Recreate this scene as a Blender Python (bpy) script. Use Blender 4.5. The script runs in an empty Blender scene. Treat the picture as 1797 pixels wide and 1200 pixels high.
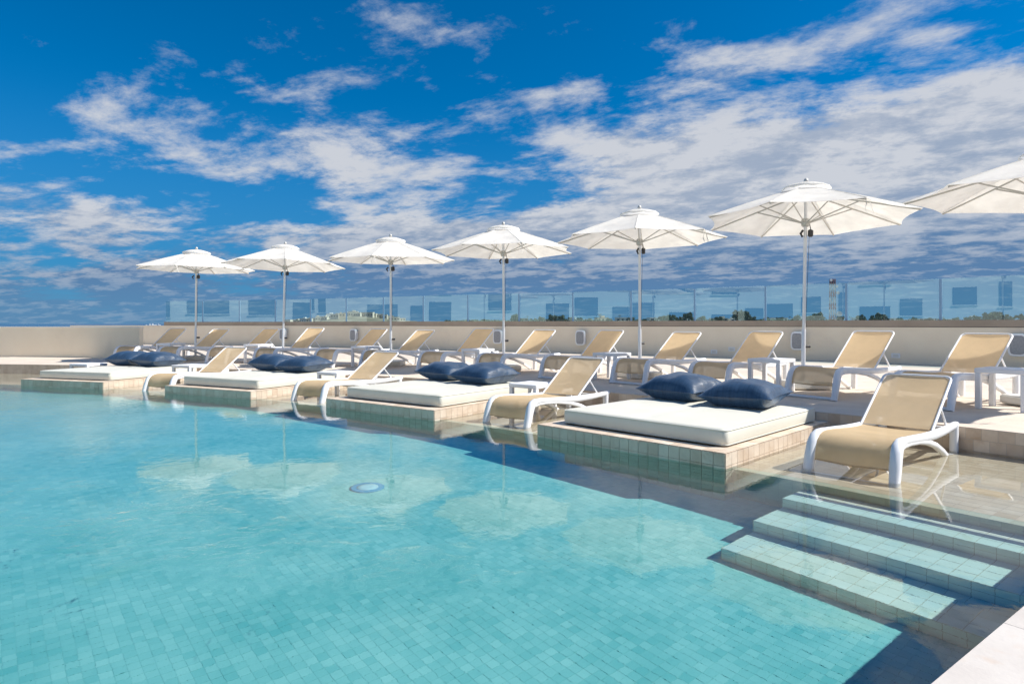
import bpy, math, random
from mathutils import Vector, Matrix
random.seed(7)
S = bpy.context.scene
COL = S.collection
R = math.radians

# ------------------------------------------------------------------ camera
FPX, HZ, EYE = 1100.0, 568.0, 1.2          # focal length in photo pixels, horizon row, eye height above the water
cam_d = bpy.data.cameras.new('camera')
cam = bpy.data.objects.new('camera', cam_d)
COL.objects.link(cam)
cam.location = (0, 0, EYE)
cam.rotation_euler = (R(90), 0, 0)
cam_d.lens = 36.0 * FPX / 1797.0
cam_d.sensor_width = 36.0
cam_d.shift_y = -(600.0 - HZ) / 1797.0
cam_d.clip_start = 0.05
cam_d.clip_end = 90000
S.camera = cam

# ------------------------------------------------------------------ light
SUN = Vector((0.90, -0.10, 1.0)).normalized()
sun_d = bpy.data.lights.new('sun', 'SUN')
sun_d.energy = 5.0
sun_d.angle = R(0.53)
sun_d.color = (1.0, 0.955, 0.88)
sun_d.cycles.is_caustics_light = True
sun = bpy.data.objects.new('sun', sun_d)
COL.objects.link(sun)
sun.rotation_euler = SUN.to_track_quat('Z', 'Y').to_euler()
sun.location = (20, -4, 20)

W = bpy.data.worlds.new('World')
S.world = W
W.use_nodes = True
wt = W.node_tree
wn = wt.nodes
bg = wn['Background']


def N(tree, kind, **kw):
    n = tree.nodes.new(kind)
    for k, v in kw.items():
        setattr(n, k, v)
    return n


def mth(tree, op, a, b=None, c=None, clamp=False):
    n = N(tree, 'ShaderNodeMath', operation=op, use_clamp=clamp)
    for i, v in enumerate((a, b, c)):
        if v is None:
            continue
        if isinstance(v, (int, float)):
            n.inputs[i].default_value = v
        else:
            tree.links.new(v, n.inputs[i])
    return n.outputs[0]


def mixc(tree, f, a, b, blend='MIX'):
    n = N(tree, 'ShaderNodeMix', data_type='RGBA', blend_type=blend)
    for i, v in ((0, f), (6, a), (7, b)):
        if isinstance(v, (int, float)):
            n.inputs[i].default_value = v
        elif isinstance(v, tuple):
            n.inputs[i].default_value = (*v, 1) if len(v) == 3 else v
        else:
            tree.links.new(v, n.inputs[i])
    return n.outputs[2]


def smooth(tree, v, lo, hi, a=0.0, b=1.0):
    n = N(tree, 'ShaderNodeMapRange', interpolation_type='SMOOTHSTEP')
    tree.links.new(v, n.inputs[0])
    n.inputs[1].default_value = lo
    n.inputs[2].default_value = hi
    n.inputs[3].default_value = a
    n.inputs[4].default_value = b
    return n.outputs[0]


def noise(tree, vec, scale, detail=6, rough=0.55, dist=0.0, dims='3D'):
    n = N(tree, 'ShaderNodeTexNoise', noise_dimensions=dims)
    n.inputs['Scale'].default_value = scale
    n.inputs['Detail'].default_value = detail
    n.inputs['Roughness'].default_value = rough
    n.inputs['Distortion'].default_value = dist
    if vec is not None:
        tree.links.new(vec, n.inputs['Vector'])
    return n.outputs[0]


def build_sky():
    t = wt
    sky = N(t, 'ShaderNodeTexSky', sky_type='NISHITA')
    sky.sun_disc = False
    sky.sun_elevation = math.asin(SUN.z)
    sky.sun_rotation = math.atan2(SUN.x, SUN.y)
    sky.air_density = 1.0
    sky.dust_density = 0.2
    sky.ozone_density = 4.0
    hs = N(t, 'ShaderNodeHueSaturation')
    hs.inputs['Saturation'].default_value = 1.35
    hs.inputs['Hue'].default_value = 0.495
    hs.inputs['Value'].default_value = 0.95
    # polarised, strongly blue sky
    t.links.new(mixc(t, 1.0, sky.outputs[0], (0.40, 0.70, 0.95), 'MULTIPLY'), hs.inputs['Color'])
    tc = N(t, 'ShaderNodeTexCoord')
    sp = N(t, 'ShaderNodeSeparateXYZ')
    t.links.new(tc.outputs['Generated'], sp.inputs[0])
    x, y, z = sp.outputs
    zz = mth(t, 'MAXIMUM', z, 0.0)
    # clouds lie in a level sheet: sight line divided by its rise
    den = mth(t, 'ADD', zz, 0.16)
    cu = mth(t, 'DIVIDE', x, den)
    cv = mth(t, 'DIVIDE', y, den)
    ca, sa = math.cos(R(28)), math.sin(R(28))
    ru = mth(t, 'ADD', mth(t, 'MULTIPLY', cu, ca), mth(t, 'MULTIPLY', cv, -sa))
    rv = mth(t, 'ADD', mth(t, 'MULTIPLY', cv, ca), mth(t, 'MULTIPLY', cu, sa))
    cb = N(t, 'ShaderNodeCombineXYZ')
    t.links.new(mth(t, 'MULTIPLY', ru, 0.78), cb.inputs[0])
    t.links.new(rv, cb.inputs[1])
    cb.inputs[2].default_value = SEED
    big = noise(t, cb.outputs[0], 0.95, 2, 0.5, 0.4)
    med = noise(t, cb.outputs[0], 2.5, 12, 0.66, 0.2)
    fin = noise(t, cb.outputs[0], 8.0, 8, 0.64, 0.15)
    dens = mth(t, 'ADD', mth(t, 'MULTIPLY', big, 0.70), mth(t, 'MULTIPLY', med, 0.66))
    dens = mth(t, 'ADD', dens, mth(t, 'MULTIPLY', fin, 0.20))
    # the bank thickens towards the right and towards the horizon
    bias = mth(t, 'ADD', mth(t, 'MULTIPLY', x, 0.08), mth(t, 'MULTIPLY', zz, -0.30))
    bank = mth(t, 'SUBTRACT', mth(t, 'ADD', mth(t, 'MULTIPLY', x, 0.22), 0.185), zz)      # a denser bank below a slanting line
    bias = mth(t, 'ADD', bias, smooth(t, bank, -0.06, 0.12, 0.0, 0.19))
    dens = mth(t, 'ADD', dens, mth(t, 'ADD', bias, 0.012))
    alpha = smooth(t, dens, 0.665, 0.835)
    thick = smooth(t, dens, 0.76, 1.02)
    low = smooth(t, z, 0.04, 0.20, 1.0, 0.0)
    relief = smooth(t, mth(t, 'ADD', mth(t, 'MULTIPLY', med, 0.5), mth(t, 'MULTIPLY', fin, 0.5)), 0.40, 0.60)
    sh = mth(t, 'ADD', mth(t, 'MULTIPLY', thick, 0.16), mth(t, 'MULTIPLY', low, 0.82))
    sh = mth(t, 'ADD', sh, mth(t, 'MULTIPLY', mth(t, 'SUBTRACT', 0.60, relief), 0.72), clamp=True)
    ccol = mixc(t, sh, (5.2, 5.35, 5.7), (0.9, 1.75, 3.2))
    a2 = mth(t, 'MULTIPLY', alpha, mth(t, 'SUBTRACT', 0.93, mth(t, 'MULTIPLY', smooth(t, z, 0.0, 0.08, 1.0, 0.0), 0.5)))
    skyc = mixc(t, smooth(t, z, 0.0, 0.34, 0.80, 0.0), hs.outputs[0], (0.55, 1.75, 3.7))
    fin_c = mixc(t, a2, skyc, ccol)
    t.links.new(fin_c, bg.inputs[0])
    bg.inputs[1].default_value = 0.095


SEED = 31.4
build_sky()
vs = S.view_settings
vs.view_transform = 'Standard'
vs.look = 'None'
vs.exposure = 0.38
vs.gamma = 1.0
S.cycles.caustics_reflective = False
S.cycles.caustics_refractive = True
S.cycles.max_bounces = 10
S.cycles.transmission_bounces = 8
S.cycles.transparent_max_bounces = 16
S.cycles.sample_clamp_indirect = 6.0
S.cycles.use_denoising = True

# ------------------------------------------------------------------ helpers
CX, CY = -15.8, -10.65                      # centre of the round pool


def pol(r, deg, z=0.0):
    a = R(deg)
    return Vector((CX + r * math.sin(a), CY + r * math.cos(a), z))


def theta(p):
    return math.degrees(math.atan2(p[0] - CX, p[1] - CY))


def ring_at(px, r):
    """angle at which the circle of radius r crosses the sight line of photo column px"""
    k = (px - 898.5) / FPX
    a = 1 + k * k
    b = 2 * (-CY) + 2 * k * (-CX)
    c = CX * CX + CY * CY - r * r
    yy = (-b + math.sqrt(b * b - 4 * a * c)) / (2 * a)
    return theta((k * yy, yy))


def proj(p):
    return 898.5 + FPX * p[0] / p[1], HZ - FPX * (p[2] - EYE) / p[1]


def tag(o, label=None, cat=None, group=None, kind=None):
    if label:
        o['label'] = label
    if cat:
        o['category'] = cat
    if group:
        o['group'] = group
    if kind:
        o['kind'] = kind
    return o


def empty(name, loc=(0, 0, 0), rz=0.0):
    o = bpy.data.objects.new(name, None)
    COL.objects.link(o)
    o.location = loc
    o.rotation_euler = (0, 0, rz)
    o.empty_display_size = 0.2
    return o


class MB:
    def __init__(self):
        self.v, self.f, self.sm, self.tone = [], [], [], []

    def add(self, vs_, fs, sm=False, tone=0.5):
        b = len(self.v)
        self.v += [tuple(p) for p in vs_]
        for f in fs:
            self.f.append(tuple(i + b for i in f))
            self.sm.append(sm)
            self.tone.append(tone)

    def box(self, c, s, rz=0.0, tone=0.5):
        hx, hy, hz = s[0] / 2, s[1] / 2, s[2] / 2
        ca, sa = math.cos(rz), math.sin(rz)
        vs_ = []
        for dx in (-hx, hx):
            for dy in (-hy, hy):
                for dz in (-hz, hz):
                    vs_.append((c[0] + dx * ca - dy * sa, c[1] + dx * sa + dy * ca, c[2] + dz))
        self.add(vs_, [(0, 1, 3, 2), (4, 6, 7, 5), (0, 4, 5, 1), (2, 3, 7, 6), (0, 2, 6, 4), (1, 5, 7, 3)], False, tone)

    def bbox(self, c, s, b=0.01, rz=0.0):
        """box with chamfered edges"""
        hx, hy, hz = s[0] / 2, s[1] / 2, s[2] / 2
        ca, sa = math.cos(rz), math.sin(rz)
        rings = []
        for z, o in ((-hz, b), (-hz + b, 0), (hz - b, 0), (hz, b)):
            x, y = hx - o, hy - o
            k = b if o == 0 else b * 0.6
            pts = [(-x + k, -y), (x - k, -y), (x, -y + k), (x, y - k), (x - k, y), (-x + k, y), (-x, y - k), (-x, -y + k)]
            rings.append([(c[0] + p * ca - q * sa, c[1] + p * sa + q * ca, c[2] + z) for p, q in pts])
        self.loft(rings, True, True)

    def loft(self, rings, closed=True, caps=True, sm=False):
        n = len(rings[0])
        vs_ = [p for r_ in rings for p in r_]
        fs = []
        for i in range(len(rings) - 1):
            for j in range(n if closed else n - 1):
                k = (j + 1) % n
                fs.append((i * n + j, i * n + k, (i + 1) * n + k, (i + 1) * n + j))
        self.add(vs_, fs, sm)
        if caps:
            self.add(rings[0], [tuple(reversed(range(n)))], False)
            self.add(rings[-1], [tuple(range(n))], False)

    def tube(self, path, w, h=None, n=8, up=(0, 0, 1), caps=True, sm=True, sq=1.0):
        """sweep of an elliptic section (w across, h in the path's plane); w and h may be lists"""
        path = [Vector(p) for p in path]
        m = len(path)
        ws = w if isinstance(w, (list, tuple)) else [w] * m
        hs = ws if h is None else (h if isinstance(h, (list, tuple)) else [h] * m)
        rings = []
        u0 = Vector(up)
        for i, p in enumerate(path):
            d = (path[min(i + 1, m - 1)] - path[max(i - 1, 0)]).normalized()
            s = d.cross(u0)
            if s.length < 1e-4:
                s = d.cross(Vector((1, 0, 0)))
            s.normalize()
            q = s.cross(d).normalized()
            ring = []
            for j in range(n):
                a = 2 * math.pi * (j + 0.5) / n
                cx, cy = math.cos(a), math.sin(a)
                if sq != 1.0:
                    cx = math.copysign(abs(cx) ** sq, cx)
                    cy = math.copysign(abs(cy) ** sq, cy)
                ring.append(p + s * cx * ws[i] + q * cy * hs[i])
            rings.append(ring)
        self.loft(rings, True, caps, sm)

    def lathe(self, prof, c=(0, 0, 0), n=20, sm=True):
        rings = []
        for r, z in prof:
            rings.append([(c[0] + r * math.cos(2 * math.pi * j / n), c[1] + r * math.sin(2 * math.pi * j / n), c[2] + z) for j in range(n)])
        self.loft(rings, True, True, sm)

    def build(self, name, mat, parent=None, rec=False):
        me = bpy.data.meshes.new(name)
        me.from_pydata(self.v, [], self.f)
        me.polygons.foreach_set('use_smooth', self.sm)
        at = me.attributes.new('tone', 'FLOAT', 'FACE')
        at.data.foreach_set('value', self.tone)
        me.materials.append(mat)
        o = bpy.data.objects.new(name, me)
        COL.objects.link(o)
        if parent is not None:
            o.parent = parent
        if rec:
            o.cycles.is_caustics_receiver = True
        return o


def copy_tree(o, parent=None):
    c = o.copy()
    COL.objects.link(c)
    c.parent = parent
    for ch in list(o.children):
        copy_tree(ch, c)
    return c


def receiver(o):
    if o.type == 'MESH':
        o.cycles.is_caustics_receiver = True
    for ch in o.children:
        receiver(ch)


# ------------------------------------------------------------------ materials
def pmat(name, col, rough=0.6, spec=0.5, metal=0.0):
    m = bpy.data.materials.new(name)
    m.use_nodes = True
    b = m.node_tree.nodes['Principled BSDF']
    b.inputs['Base Color'].default_value = (*col, 1)
    b.inputs['Roughness'].default_value = rough
    b.inputs['Metallic'].default_value = metal
    b.inputs['Specular IOR Level'].default_value = spec
    return m


def varied(name, c1, c2, rough=0.7, scale=8.0, tone_w=0.0, bump=0.0, bscale=60.0, stain=None, detail=6, spec=0.4):
    """colour from noise (object space) mixed with the per-piece 'tone' attribute"""
    m = pmat(name, c1, rough, spec)
    t = m.node_tree
    b = t.nodes['Principled BSDF']
    g = N(t, 'ShaderNodeNewGeometry')
    f = noise(t, g.outputs['Position'], scale, detail, 0.6)
    f = smooth(t, f, 0.3, 0.7)
    if tone_w > 0:
        at = N(t, 'ShaderNodeAttribute', attribute_name='tone')
        f = mth(t, 'ADD', mth(t, 'MULTIPLY', f, 1 - tone_w), mth(t, 'MULTIPLY', at.outputs['Fac'], tone_w), clamp=True)
    c = mixc(t, f, c1, c2)
    if stain:
        s = noise(t, g.outputs['Position'], stain[1], 4, 0.6, 0.5)
        c = mixc(t, mth(t, 'MULTIPLY', smooth(t, s, 0.58, 0.75), stain[2]), c, stain[0])
    t.links.new(c, b.inputs['Base Color'])
    if bump > 0:
        bp = N(t, 'ShaderNodeBump')
        bp.inputs['Strength'].default_value = bump
        bp.inputs['Distance'].default_value = 0.01
        t.links.new(noise(t, g.outputs['Position'], bscale, 5, 0.65), bp.inputs['Height'])
        t.links.new(bp.outputs[0], b.inputs['Normal'])
    return m


def fabric(name, col, trans, hole, rough=0.9, weave=0.0):
    """woven cloth: diffuse, some light through the threads, some through the holes"""
    m = bpy.data.materials.new(name)
    m.use_nodes = True
    t = m.node_tree
    t.nodes.clear()
    out = N(t, 'ShaderNodeOutputMaterial')
    d = N(t, 'ShaderNodeBsdfPrincipled')
    d.inputs['Roughness'].default_value = rough
    d.inputs['Specular IOR Level'].default_value = 0.25
    g = N(t, 'ShaderNodeNewGeometry')
    f = noise(t, g.outputs['Position'], 3.0, 5, 0.6)
    c = mixc(t, smooth(t, f, 0.3, 0.7), tuple(x * 0.93 for x in col), tuple(min(1, x * 1.04) for x in col))
    t.links.new(c, d.inputs['Base Color'])
    tr = N(t, 'ShaderNodeBsdfTranslucent')
    t.links.new(c, tr.inputs['Color'])
    if weave:
        bp = N(t, 'ShaderNodeBump')
        bp.inputs['Strength'].default_value = weave
        bp.inputs['Distance'].default_value = 0.004
        t.links.new(noise(t, g.outputs['Position'], 9.0, 4, 0.6, 0.4), bp.inputs['Height'])
        t.links.new(bp.outputs[0], d.inputs['Normal'])
    mx = N(t, 'ShaderNodeMixShader')
    mx.inputs[0].default_value = trans
    t.links.new(d.outputs[0], mx.inputs[1])
    t.links.new(tr.outputs[0], mx.inputs[2])
    last = mx.outputs[0]
    if hole:
        tp = N(t, 'ShaderNodeBsdfTransparent')
        m2 = N(t, 'ShaderNodeMixShader')
        m2.inputs[0].default_value = hole
        t.links.new(last, m2.inputs[1])
        t.links.new(tp.outputs[0], m2.inputs[2])
        last = m2.outputs[0]
    t.links.new(last, out.inputs[0])
    return m


M = {}
M['pool_tile'] = varied('pool_tile', (0.20, 0.54, 0.52), (0.50, 0.77, 0.72), 0.45, 1.2, 0.5, 0.15, 50, ((0.42, 0.64, 0.50), 0.8, 0.6))
M['pool_grout'] = varied('pool_grout', (0.27, 0.57, 0.54), (0.35, 0.64, 0.60), 0.8, 5)
M['stone_tile'] = varied('stone_tile', (0.54, 0.41, 0.30), (0.78, 0.67, 0.55), 0.6, 6.0, 0.6, 0.25, 45, ((0.46, 0.31, 0.20), 3.0, 0.5))
M['ledge_tile'] = varied('ledge_tile', (0.56, 0.46, 0.32), (0.76, 0.68, 0.54), 0.5, 4.0, 0.55, 0.2, 45, ((0.52, 0.38, 0.22), 2.0, 0.5))
M['step_tile'] = varied('step_tile', (0.76, 0.71, 0.60), (0.92, 0.86, 0.78), 0.5, 4.0, 0.55, 0.2, 45, ((0.58, 0.52, 0.30), 2.4, 0.5))
M['stone_grout'] = varied('stone_grout', (0.54, 0.45, 0.35), (0.62, 0.53, 0.43), 0.85, 7)
M['deck'] = varied('deck', (0.60, 0.51, 0.42), (0.72, 0.63, 0.53), 0.75, 2.5, 0.4, 0.2, 30, ((0.56, 0.44, 0.35), 1.4, 0.4))
M['deck_joint'] = varied('deck_joint', (0.50, 0.43, 0.37), (0.56, 0.49, 0.42), 0.85, 6)
M['coping'] = varied('coping', (0.52, 0.47, 0.43), (0.62, 0.575, 0.53), 0.7, 3.0, 0.3, 0.2, 40, ((0.55, 0.41, 0.31), 2.6, 0.55))
M['plaster'] = varied('plaster', (0.84, 0.73, 0.57), (0.88, 0.78, 0.62), 0.85, 1.3, 0, 0.15, 25, ((0.72, 0.63, 0.51), 0.8, 0.35))
M['white_wall_cap'] = varied('white_wall_cap', (0.78, 0.77, 0.74), (0.84, 0.83, 0.80), 0.8, 2)
M['brown_cap'] = varied('brown_cap', (0.33, 0.27, 0.21), (0.40, 0.33, 0.26), 0.6, 1.2)
M['white_plastic'] = varied('white_plastic', (0.78, 0.79, 0.82), (0.84, 0.85, 0.87), 0.42, 3.0)
M['sling'] = fabric('sling', (0.78, 0.59, 0.36), 0.36, 0.10, 0.85, 0.25)
M['canopy'] = fabric('canopy', (0.94, 0.925, 0.89), 0.52, 0.0, 0.9, 0.35)
M['vinyl'] = varied('vinyl', (0.67, 0.655, 0.57), (0.72, 0.705, 0.62), 0.5, 2.0, 0, 0.25, 5.0)
M['vinyl_edge'] = pmat('vinyl_edge', (0.60, 0.61, 0.56), 0.6)
M['aluminium'] = pmat('aluminium', (0.72, 0.73, 0.75), 0.38, 0.5, 0.55)
M['rib'] = pmat('rib', (0.55, 0.54, 0.51), 0.5, 0.5, 0.3)
M['dark'] = pmat('dark', (0.03, 0.03, 0.035), 0.5)
M['grey_grille'] = varied('grey_grille', (0.27, 0.28, 0.30), (0.34, 0.35, 0.37), 0.6, 30)
M['base_white'] = varied('base_white', (0.66, 0.65, 0.61), (0.74, 0.73, 0.69), 0.7, 5)


def navy():
    m = pmat('navy_satin', (0.016, 0.040, 0.095), 0.36, 0.6)
    t = m.node_tree
    b = t.nodes['Principled BSDF']
    b.inputs['Sheen Weight'].default_value = 0.12
    b.inputs['Sheen Tint'].default_value = (0.35, 0.55, 0.9, 1)
    tc = N(t, 'ShaderNodeTexCoord')
    mp = N(t, 'ShaderNodeMapping')
    mp.inputs['Scale'].default_value = (60, 4, 4)
    t.links.new(tc.outputs['Object'], mp.inputs[0])
    n1 = noise(t, mp.outputs[0], 1.0, 4, 0.6)
    n2 = noise(t, tc.outputs['Object'], 5.5, 4, 0.55, 0.6)
    h = mth(t, 'ADD', mth(t, 'MULTIPLY', n1, 0.12), mth(t, 'MULTIPLY', n2, 1.0))
    bp = N(t, 'ShaderNodeBump')
    bp.inputs['Strength'].default_value = 0.5
    bp.inputs['Distance'].default_value = 0.03
    t.links.new(h, bp.inputs['Height'])
    t.links.new(bp.outputs[0], b.inputs['Normal'])
    c = mixc(t, smooth(t, n1, 0.3, 0.7), (0.017, 0.040, 0.080), (0.030, 0.066, 0.125))
    t.links.new(c, b.inputs['Base Color'])
    return m


M['navy'] = navy()


def water_mat(name, tint, chop):
    m = bpy.data.materials.new(name)
    m.use_nodes = True
    t = m.node_tree
    t.nodes.clear()
    out = N(t, 'ShaderNodeOutputMaterial')
    gl = N(t, 'ShaderNodeBsdfRefraction')
    gl.inputs['Color'].default_value = (*tint, 1)
    gl.inputs['IOR'].default_value = 1.333
    gl.inputs['Roughness'].default_value = 0.0
    rf = N(t, 'ShaderNodeBsdfGlossy')
    rf.inputs['Color'].default_value = (1, 1, 1, 1)
    rf.inputs['Roughness'].default_value = 0.0
    fz = N(t, 'ShaderNodeFresnel')
    fz.inputs['IOR'].default_value = 1.333
    mxw = N(t, 'ShaderNodeMixShader')
    g = N(t, 'ShaderNodeNewGeometry')
    P = g.outputs['Position']
    calm = noise(t, P, 1.6, 3, 0.5, 0.3)
    rip = noise(t, P, 13.0, 3, 0.6, 0.7)
    # a loose belt of choppy ripples, where the jets stir the pool
    sp = N(t, 'ShaderNodeSeparateXYZ')
    t.links.new(P, sp.inputs[0])
    dx = mth(t, 'ADD', sp.outputs[0], 2.2)
    dy = mth(t, 'SUBTRACT', sp.outputs[1], 3.8)
    ax = mth(t, 'ADD', mth(t, 'MULTIPLY', dx, 0.93), mth(t, 'MULTIPLY', dy, -0.36))
    ay = mth(t, 'ADD', mth(t, 'MULTIPLY', dx, 0.36), mth(t, 'MULTIPLY', dy, 0.93))
    e = mth(t, 'ADD', mth(t, 'POWER', mth(t, 'DIVIDE', ax, 2.3), 2.0), mth(t, 'POWER', mth(t, 'DIVIDE', ay, 0.6), 2.0))
    belt = smooth(t, e, 0.1, 1.6, 1.0, 0.0)
    patch = smooth(t, noise(t, P, 1.3, 4, 0.6, 0.4), 0.42, 0.66)
    left = smooth(t, mth(t, 'ADD', sp.outputs[0], mth(t, 'MULTIPLY', sp.outputs[1], 0.25)), -6.5, -1.0, 0.85, 0.05)
    amt = mth(t, 'ADD', mth(t, 'MULTIPLY', belt, mth(t, 'MULTIPLY', patch, 1.8)), left)
    mid = noise(t, P, 5.0, 3, 0.5, 0.5)
    wob = smooth(t, mth(t, 'ADD', sp.outputs[0], mth(t, 'MULTIPLY', sp.outputs[1], -0.25)), -7.0, -3.0, 1.0, 0.06)
    h = mth(t, 'ADD', mth(t, 'MULTIPLY', calm, 0.22), mth(t, 'MULTIPLY', mth(t, 'MULTIPLY', rip, amt), 0.8))
    h = mth(t, 'ADD', h, mth(t, 'MULTIPLY', mth(t, 'MULTIPLY', mid, wob), 0.28))
    bp = N(t, 'ShaderNodeBump')
    bp.inputs['Strength'].default_value = chop
    bp.inputs['Distance'].default_value = 0.03
    t.links.new(h, bp.inputs['Height'])
    for nd in (gl, rf, fz):
        t.links.new(bp.outputs[0], nd.inputs['Normal'])
    t.links.new(fz.outputs[0], mxw.inputs[0])
    t.links.new(gl.outputs[0], mxw.inputs[1])
    t.links.new(rf.outputs[0], mxw.inputs[2])
    t.links.new(mxw.outputs[0], out.inputs[0])
    return m


M['water'] = water_mat('pool_water', (0.72, 0.95, 0.975), 0.26)
M['shallow'] = water_mat('shallow_water', (0.97, 0.995, 0.99), 0.06)


def glass_mat():
    """thin tinted pane: straight-through tint plus mirror reflection by Fresnel"""
    m = bpy.data.materials.new('balustrade_glass')
    m.use_nodes = True
    t = m.node_tree
    t.nodes.clear()
    out = N(t, 'ShaderNodeOutputMaterial')
    tp = N(t, 'ShaderNodeBsdfTransparent')
    tp.inputs['Color'].default_value = (0.72, 0.90, 0.92, 1)
    gs = N(t, 'ShaderNodeBsdfGlossy')
    gs.inputs['Roughness'].default_value = 0.0
    gs.inputs['Color'].default_value = (0.85, 1.0, 1.0, 1)
    fr = N(t, 'ShaderNodeFresnel')
    fr.inputs['IOR'].default_value = 1.62
    mx = N(t, 'ShaderNodeMixShader')
    t.links.new(mth(t, 'MULTIPLY', fr.outputs[0], 2.4, clamp=True), mx.inputs[0])
    t.links.new(tp.outputs[0], mx.inputs[1])
    t.links.new(gs.outputs[0], mx.inputs[2])
    t.links.new(mx.outputs[0], out.inputs[0])
    return m


M['glass'] = glass_mat()
M['post'] = pmat('post', (0.20, 0.36, 0.55), 0.35)

# ------------------------------------------------------------------ tiling
def tile_prism(mb, q, nrm, th, gap, tone):
    """one tile: quad q (4 corners, outer face) shrunk by the joint and given thickness th below the face"""
    c = sum((Vector(p) for p in q), Vector()) / 4
    top = []
    for p in q:
        d = Vector(p) - c
        top.append(Vector(p) - d.normalized() * gap * 0.7)
    n = Vector(nrm) * th
    lo = [p - n for p in top]
    mb.add(top + lo, [(0, 1, 2, 3), (0, 4, 5, 1), (1, 5, 6, 2), (2, 6, 7, 3), (3, 7, 4, 0)], False, tone)


def lay_tiles(cells, nrm_of, th, gap, mat, parent, name, n_ind, lift=0.0015, depth=0.0):
    """cells: list of quads. The n_ind that show largest become objects of their own, the rest one joined part."""
    def score(q):
        c = sum((Vector(p) for p in q), Vector()) / 4
        if c.y < 0.4:
            return -1
        px, py = proj(c)
        if depth:
            dist = math.hypot(c.x, c.y)
            k = max(0.2, (dist - depth * 1.0) / dist)
            px, py = 898.5 + FPX * c.x / c.y, HZ + FPX * EYE / (c.y * k)
        if px < -20 or px > 1817 or py < 0 or py > 1215:
            return -1
        return 1.0 / (c - Vector((0, 0, EYE))).length
    sc = sorted(((score(q), i) for i, q in enumerate(cells)), reverse=True)
    ind = {i for s, i in sc[:n_ind] if s > 0}
    rest = MB()
    for i, q in enumerate(cells):
        n = nrm_of(q)
        up = Vector(n) * (lift + random.random() * 0.0012)
        q2 = [Vector(p) + up for p in q]
        tone = min(1, max(0, random.gauss(0.5, 0.27)))
        if i in ind:
            b = MB()
            tile_prism(b, q2, n, th, gap, tone)
            b.build(name, mat, parent, True)
        else:
            tile_prism(rest, q2, n, th, gap, tone)
    if rest.f:
        o = rest.build(name + '_field', mat, parent, True)
        o['kind'] = 'stuff'


UPN = lambda q: (0, 0, 1)

# ------------------------------------------------------------------ levels
Z_DECK, Z_LEDGE, Z_FLOOR, Z_COPE, Z_PLAT = 0.216, -0.11, -0.93, 0.045, 0.13
R_DECK, R_LEDGE, TH_END = 26.07, 23.8, 53.55
TH_L = -25.0


def ring_slab(name, r0, r1, t0, t1, z0, z1, mat, parent=None, step=1.0, rec=True):
    n = max(2, int(abs(t1 - t0) / step) + 1)
    b = MB()
    rings = []
    for i in range(n):
        t = t0 + (t1 - t0) * i / (n - 1)
        rings.append([pol(r0, t, z0), pol(r1, t, z0), pol(r1, t, z1), pol(r0, t, z1)])
    b.loft(rings, True, True)
    return b.build(name, mat, parent, rec)


def ring_cells(r0, r1, t0, t1, size, z, skip=None):
    out = []
    nr = max(1, round((r1 - r0) / size))
    for i in range(nr):
        a, b = r0 + (r1 - r0) * i / nr, r0 + (r1 - r0) * (i + 1) / nr
        nt = max(1, round(R(t1 - t0) * (a + b) / 2 / size))
        for j in range(nt):
            u, v = t0 + (t1 - t0) * j / nt, t0 + (t1 - t0) * (j + 1) / nt
            if skip and skip((a + b) / 2, (u + v) / 2):
                continue
            out.append([pol(a, u, z), pol(b, u, z), pol(b, v, z), pol(a, v, z)])
    return [list(reversed(q)) for q in out]


# pool floor -------------------------------------------------------
pf = MB()
g0 = R(50)
GU, GV = Vector((math.cos(g0), -math.sin(g0), 0)), Vector((math.sin(g0), math.cos(g0), 0))
pf.add([(-45, -12, Z_FLOOR), (6, -12, Z_FLOOR), (6, 16, Z_FLOOR), (-45, 16, Z_FLOOR)], [(0, 1, 2, 3)])
pool_floor = tag(pf.build('pool_floor', M['pool_grout'], None, True), kind='structure')
cells = []
TS = 0.056
for i in range(-370, 110):
    for j in range(-30, 370):
        c = GU * (i + 0.5) * TS + GV * (j + 0.5) * TS
        if c.y < 2.2 or c.y > 13.2 or math.hypot(c.x - CX, c.y - CY) > R_LEDGE + 0.1 or theta(c) > TH_END + 0.3:
            continue
        if abs(c.x) > 0.86 * c.y + 0.7:
            continue
        p = [GU * (i + a) * TS + GV * (j + b) * TS for a, b in ((0, 0), (1, 0), (1, 1), (0, 1))]
        cells.append([Vector((q.x, q.y, Z_FLOOR)) for q in p])
lay_tiles(cells, UPN, 0.004, 0.0019, M['pool_tile'], pool_floor, 'tile', 300, 0.0010, depth=1.0)

# tanning ledge ----------------------------------------------------
BED_T = (18.0, 27.0, 36.3, 45.4)
ledge = tag(ring_slab('tanning_ledge', R_LEDGE, R_DECK + 0.2, TH_L, TH_END + 0.5, Z_FLOOR - 0.05, Z_LEDGE, M['stone_grout']), kind='structure')


def under_bed(r, t):
    return any(abs(t - b) < 2.52 for b in BED_T)


lay_tiles(ring_cells(R_LEDGE + 0.002, R_DECK - 0.004, 2, TH_END - 0.02, 0.115, Z_LEDGE, under_bed), UPN, 0.004, 0.004,
          M['ledge_tile'], ledge, 'tile', 300, 0.003)
# front of the ledge below the water
cells = []
for k in range(8):
    z1, z0 = Z_LEDGE - 0.003 - k * 0.11, Z_LEDGE - 0.003 - (k + 1) * 0.11
    n = round(R(51) * R_LEDGE / 0.11)
    for j in range(n):
        u, v = 2 + 51.4 * j / n, 2 + 51.4 * (j + 1) / n
        if under_bed(0, (u + v) / 2):
            continue
        cells.append([pol(R_LEDGE, u, z0), pol(R_LEDGE, v, z0), pol(R_LEDGE, v, z1), pol(R_LEDGE, u, z1)])


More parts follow.
